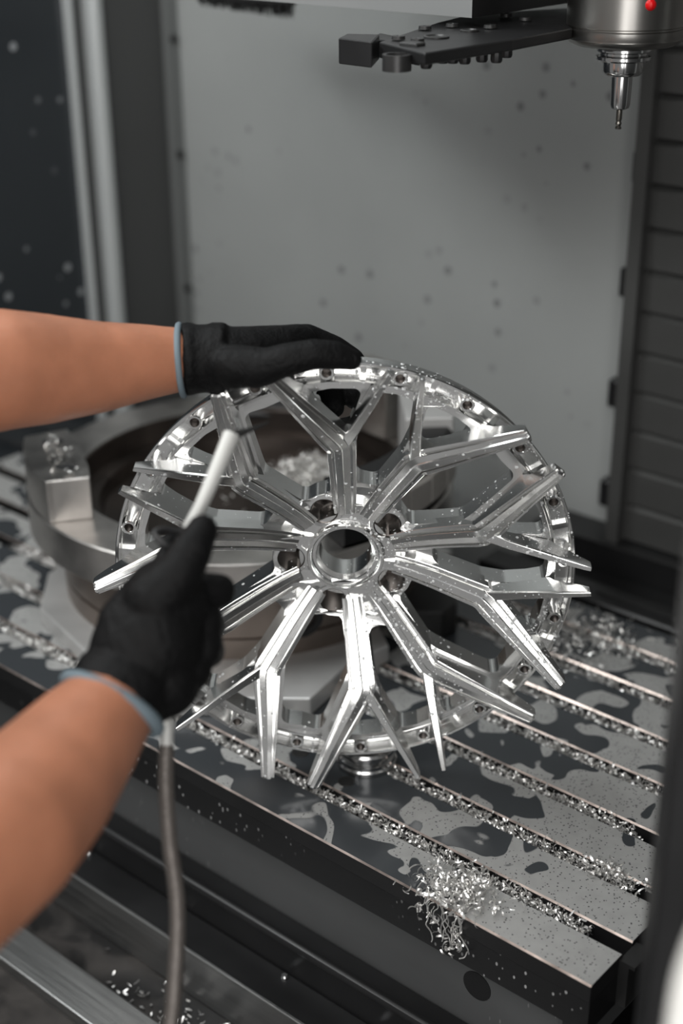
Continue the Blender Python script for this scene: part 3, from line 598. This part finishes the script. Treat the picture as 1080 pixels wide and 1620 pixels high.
bm = bmesh.new(); q = onz(622, 92, z1 - .006); lathe(bm, [(.010, -.012), (.013, -.012), (.013, .002), (.010, .002)], 24, Matrix.Translation(q + Vector((-.004, .010, 0))), closed=True); inP(link('gripper_bush', bm, DSTEEL), tcx)
for px, py, r in ((690, 60, .012), (742, 50, .009)):
    q = onz(px, py, z1); bm = bmesh.new(); lathe(bm, [(r, 0), (r, .0016), (r - .002, .0022), (r - .0035, .0008), (0, .0006)], 28, Matrix.Translation(q)); inP(link('round_cap', bm, DSTEEL), tcx)
for px, py in ((630, 62), (715, 42), (775, 44), (830, 32), (672, 46), (800, 26), (660, 66)):
    q = onz(px, py, z1 + .001); b = bmesh.new(); lathe(b, [(0, .0012), (.002, .003), (.006, .003), (.0065, 0)], 16); o = link('screw_head', b, DSTEEL); o.location = q; inP(o, tcx)
# sheet metal cover
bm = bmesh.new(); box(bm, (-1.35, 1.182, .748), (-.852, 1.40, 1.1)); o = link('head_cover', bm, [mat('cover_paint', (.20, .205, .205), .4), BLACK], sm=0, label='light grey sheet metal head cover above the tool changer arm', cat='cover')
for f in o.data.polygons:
    if f.normal.x > .5 or f.normal.z < -.5: f.material_index = 1  # shade painted in: right side and underside of the grey cover set black
# brush strip
b = bmesh.new()
q0 = ony(312, 2, 1.45); q1 = ony(462, 8, 1.45)
box(b, (q0.x, 1.445, q0.z + .006), (q1.x, 1.46, q0.z + .03))
for k in range(260):
    t = random.random(); p = Vector((q0.x + (q1.x - q0.x) * t, 1.452 + random.uniform(-.005, .005), q0.z + .008)); L_ = random.uniform(.007, .015) + .006 * t
    tube(b, [p, p + Vector((random.uniform(-.003, .003), random.uniform(-.003, .003), -L_))], [.0012, .0006], 4)
link('brush_strip', b, BRIST, sm=0, label='black bristle brush hanging at the top edge of the back wall', cat='brush')

# ------------------------------------------------------------- foreground door edge, lower right
dp = empty('door_post', (-.28, .62, .1), label='blurred dark door post in the foreground at lower right', cat='door post')
pe = at(1066, 1200, .85)
R2 = Vector((RT.x, RT.y, 0)).normalized(); F2 = Vector((FW.x, FW.y, 0)).normalized()
def prz(name, pts, z0, z1, m, par, bv=.003):
    b = bmesh.new(); prism(b, [tuple((Vector((pe.x, pe.y, 0)) + R2 * u + F2 * v).xy) for u, v in pts], z0, z1); bmesh.ops.recalc_face_normals(b, faces=b.faces[:]); return inP(bevel(link(name, b, m, sm=0), bv, 2), par)
prz('rubber_edge', [(0, 0), (.018, -.006), (.018, .03), (0, .03)], -.25, .70, BLACK, dp)
prz('sheet_panel', [(.018, -.010), (.09, -.05), (.09, .03), (.018, .03)], -.25, .70, PANEL, dp)
b = bmesh.new(); pts = [at(1140, 1430, .70), at(1112, 1490, .70), at(1092, 1550, .70), at(1080, 1620, .70), at(1072, 1700, .70), at(1080, 1780, .70)]
tube(b, spline(pts, 8), .0085, 16); link('highlight_tube', b, mat('pale_highlight', (.62, .61, .58), .35), label='blurred pale curved tube standing in for a highlight at the lower right corner', cat='highlight')  # pale tube modelled in place of a glossy highlight on the door edge

# ------------------------------------------------------------- the operator's arms
def blob(b, p, q, r0, r1, n=5, sq=None):
    """tapered limb between two points as overlapping spheres plus a cone"""
    p, q = Vector(p), Vector(q)
    for (c, r) in ((p, r0), (q, r1)):
        bmesh.ops.create_icosphere(b, subdivisions=3, radius=r, matrix=Matrix.Translation(c))
    d = q - p
    if d.length > 1e-5:
        M = Matrix.Translation((p + q) / 2) @ d.to_track_quat('Z', 'Y').to_matrix().to_4x4()
        bmesh.ops.create_cone(b, cap_ends=True, segments=24, radius1=r0, radius2=r1, depth=d.length, matrix=M)
def chain(b, pts, rs):
    for i in range(len(pts) - 1): blob(b, pts[i], pts[i + 1], rs[i], rs[i + 1])
def ell(b, c, ax, ay, az):
    M = Matrix(((ax.x, ay.x, az.x, c.x), (ax.y, ay.y, az.y, c.y), (ax.z, ay.z, az.z, c.z), (0, 0, 0, 1))); bmesh.ops.create_icosphere(b, subdivisions=4, radius=1, matrix=M)
def flesh(name, b, m, vox, par, it=6, f=.5, **kw):
    o = link(name, b, m, sm=0); r = o.modifiers.new('remesh', 'REMESH'); r.mode = 'VOXEL'; r.voxel_size = vox; r.use_smooth_shade = True
    s = o.modifiers.new('smooth', 'SMOOTH'); s.factor = f; s.iterations = it
    dg = bpy.context.evaluated_depsgraph_get(); me = bpy.data.meshes.new_from_object(o.evaluated_get(dg)); o.modifiers.clear(); o.data = me
    me.polygons.foreach_set('use_smooth', [True] * len(me.polygons))
    if not me.materials: me.materials.append(m)
    o.parent = par
    return setp(o, **kw)
def pr(px, d): return px * d / FPX
person = empty('person', (0, 0, 0), label='person whose bare forearms in black work gloves hold the wheel and a blow gun', cat='person')
# bare forearms, one mesh
b = bmesh.new()
UA = [(-420, 640, 1.10, 118), (-200, 610, 1.15, 112), (0, 585, 1.20, 97), (70, 584, 1.225, 88), (150, 581, 1.25, 74), (225, 573, 1.27, 61), (270, 570, 1.28, 53.5), (305, 568, 1.285, 44)]
chain(b, [at(x_, y_, d) for x_, y_, d, r in UA], [pr(r, d) for x_, y_, d, r in UA])
LA = [(-330, 1560, .80, 175), (-130, 1420, .88, 150), (0, 1318, .94, 132), (70, 1245, .99, 115), (130, 1170, 1.035, 94), (172, 1120, 1.065, 77), (185, 1098, 1.075, 68), (200, 1070, 1.08, 58)]
chain(b, [at(x_, y_, d) for x_, y_, d, r in LA], [pr(r, d) for x_, y_, d, r in LA])
flesh('forearms', b, SKIN, .004, person, 8)
# upper glove: cuff, palm, thumb in front of the rim, fingers behind it
b = bmesh.new()
b2 = bmesh.new(); tube(b, [at(286, 569, 1.282), at(300, 568, 1.284), at(312, 568, 1.285), at(330, 567, 1.285), at(345, 567, 1.285)], [pr(57, 1.28), pr(57, 1.28), pr(54.5, 1.28), pr(54, 1.28), pr(54, 1.28)], 32)
for px in (300, 340, 353):       # folds of the cuff
    c = at(px, 568, 1.285); bmesh.ops.create_cone(b, cap_ends=True, segments=40, radius1=pr(58.5, 1.285), radius2=pr(57, 1.285), depth=.0065, matrix=Matrix.Translation(c) @ RT.to_track_quat('Z', 'Y').to_matrix().to_4x4())
G = [(340, 567, 1.285, 50), (390, 563, 1.295, 47), (440, 556, 1.31, 42), (470, 545, 1.33, 33)]
chain(b, [at(*g[:3]) for g in G], [pr(g[3], g[2]) for g in G])
chain(b, [at(370, 580, 1.26), at(420, 580, 1.25)], [pr(36, 1.26), pr(30, 1.25)])
# thumb on the front lip
TH = [(405, 585, 1.252, 30), (450, 570, 1.243, 27), (497, 560, 1.243, 24), (530, 562, 1.248, 23), (556, 569, 1.252, 17)]
chain(b, [at(*g[:3]) for g in TH], [pr(g[3], g[2]) for g in TH])
# index over the back of the rim
IX = [(455, 540, 1.335, 26), (485, 536, 1.345, 24), (530, 550, 1.355, 19), (560, 566, 1.36, 15), (572, 578, 1.36, 12)]
chain(b, [at(*g[:3]) for g in IX], [pr(g[3], g[2]) for g in IX])
for F in ([(450, 552, 1.345, 24), (490, 560, 1.375, 21), (520, 605, 1.392, 20), (528, 645, 1.375, 17)], [(470, 548, 1.35, 22), (520, 560, 1.385, 19), (555, 605, 1.40, 18), (560, 632, 1.385, 16)], [(430, 565, 1.345, 24), (455, 585, 1.38, 20), (478, 625, 1.39, 18), (490, 650, 1.375, 15)]):
    chain(b, [at(*g[:3]) for g in F], [pr(g[3], g[2]) for g in F])
gl1 = flesh('glove', b, GLOVE, .0022, person, 5, label='black knit work glove gripping the top of the wheel rim')
b = bmesh.new(); pts = []
def hoop(c, axis, r, tr, n=40, ys=1.):
    a = axis.normalized(); u = a.orthogonal().normalized(); v = a.cross(u); return [c + (u * cos(2 * pi * k / n) + v * sin(2 * pi * k / n)) * r for k in range(n + 1)]
tube(b, hoop(at(287, 570, 1.282), RT + DN * -.06, pr(55.5, 1.283), 0), .0030, 8, cap=False); h = link('cuff_hem', b, HEM, sm=60, label='pale blue hem of the glove cuff'); h.parent = gl1
# lower glove: thumb up along the gun, fingers closed round it
b = bmesh.new()
tube(b, [at(176, 1116, 1.068), at(186, 1098, 1.074), at(200, 1072, 1.08)], [pr(83, 1.07), pr(82, 1.075), pr(80, 1.08)], 32)
G = [(198, 1078, 1.078, 74), (205, 1065, 1.082, 76), (225, 1030, 1.088, 84)]
chain(b, [at(*g[:3]) for g in G], [pr(g[3], g[2]) for g in G])
chain(b, [at(240, 1010, 1.09), at(262, 960, 1.095)], [pr(86, 1.09), pr(72, 1.09)])
chain(b, [at(205, 990, 1.085), at(250, 930, 1.09)], [pr(52, 1.09), pr(46, 1.09)])
chain(b, [at(255, 1075, 1.09), at(215, 1110, 1.085)], [pr(64, 1.09), pr(50, 1.09)])
TH = [(245, 950, 1.075, 50), (285, 905, 1.072, 38), (305, 868, 1.074, 32), (320, 838, 1.08, 25)]
chain(b, [at(*g[:3]) for g in TH], [pr(g[3], g[2]) for g in TH])
for F in ([(285, 950, 1.10, 38), (325, 935, 1.105, 30), (346, 934, 1.11, 27), (335, 945, 1.15, 24), (300, 955, 1.165, 21)],
          [(285, 985, 1.10, 42), (318, 985, 1.10, 36), (330, 990, 1.12, 28), (315, 1000, 1.155, 25), (285, 1000, 1.165, 22)],
          [(285, 1020, 1.10, 44), (316, 1020, 1.098, 38), (328, 1030, 1.12, 28), (310, 1035, 1.15, 24), (280, 1035, 1.16, 21)],
          [(275, 1060, 1.10, 46), (300, 1058, 1.095, 36), (305, 1068, 1.12, 26), (285, 1070, 1.145, 22), (265, 1070, 1.15, 19)]):
    chain(b, [at(*g[:3]) for g in F], [pr(g[3], g[2]) for g in F])
chain(b, [at(225, 960, 1.11), at(262, 890, 1.115), at(268, 858, 1.12)], [pr(34, 1.1), pr(20, 1.11), pr(13, 1.12)])
gl2 = flesh('glove', b, GLOVE, .0022, person, 5, label='black work glove closed round the blow gun')
b = bmesh.new(); ax = (at(225, 1030, 1.088) - at(178, 1110, 1.07)).normalized()
tube(b, hoop(at(177, 1114, 1.069), ax, pr(81.5, 1.072), 0), .0055, 8, cap=False); h = link('cuff_hem', b, HEM, sm=60, label='blue-grey hem of the glove cuff'); h.parent = gl2

# ------------------------------------------------------------- blow gun and hose
bg_ = empty('blow_gun', tuple(at(300, 900, 1.12)), label='air blow gun with flat pale nozzle held in the lower glove', cat='blow gun')
b = bmesh.new(); tube(b, [at(250, 1050, 1.12), at(285, 900, 1.115), at(302, 835, 1.11)], [.013, .011, .009], 16); inP(link('gun_body', b, DSTEEL), bg_)
b = bmesh.new(); tube(b, [at(300, 838, 1.11), at(318, 800, 1.112), at(345, 738, 1.12), at(366, 688, 1.13)], [.0065, .0056, .0064, .0070], 16); inP(link('nozzle_tube', b, NOZ), bg_)
b = bmesh.new(); tube(b, [at(366, 690, 1.13), at(390, 682, 1.14), at(425, 668, 1.16)], [.005, .0024, .0008], 10); inP(link('nozzle_tip', b, DSTEEL), bg_)
b = bmesh.new(); tube(b, spline([at(292, 880, 1.105), at(262, 862, 1.10), at(245, 845, 1.10), at(262, 838, 1.105), at(290, 845, 1.108)], 5), .0032, 8); inP(link('trigger_lever', b, BLACK), bg_)
b = bmesh.new(); tube(b, [at(258, 1110, 1.115), at(263, 1145, 1.115), at(264, 1160, 1.115), at(263, 1185, 1.115)], [.006, .007, .0052, .0055], 14); inP(link('hose_fitting', b, NOZ), bg_)
b = bmesh.new(); tube(b, spline([at(263, 1180, 1.115), at(262, 1240, 1.11), at(268, 1330, 1.10), at(280, 1430, 1.09), at(277, 1540, 1.08), at(266, 1640, 1.07), at(230, 1760, 1.05)], 10), .0062, 16)
link('air_hose', b, HOSE, label='grey braided air hose hanging from the blow gun', cat='hose')
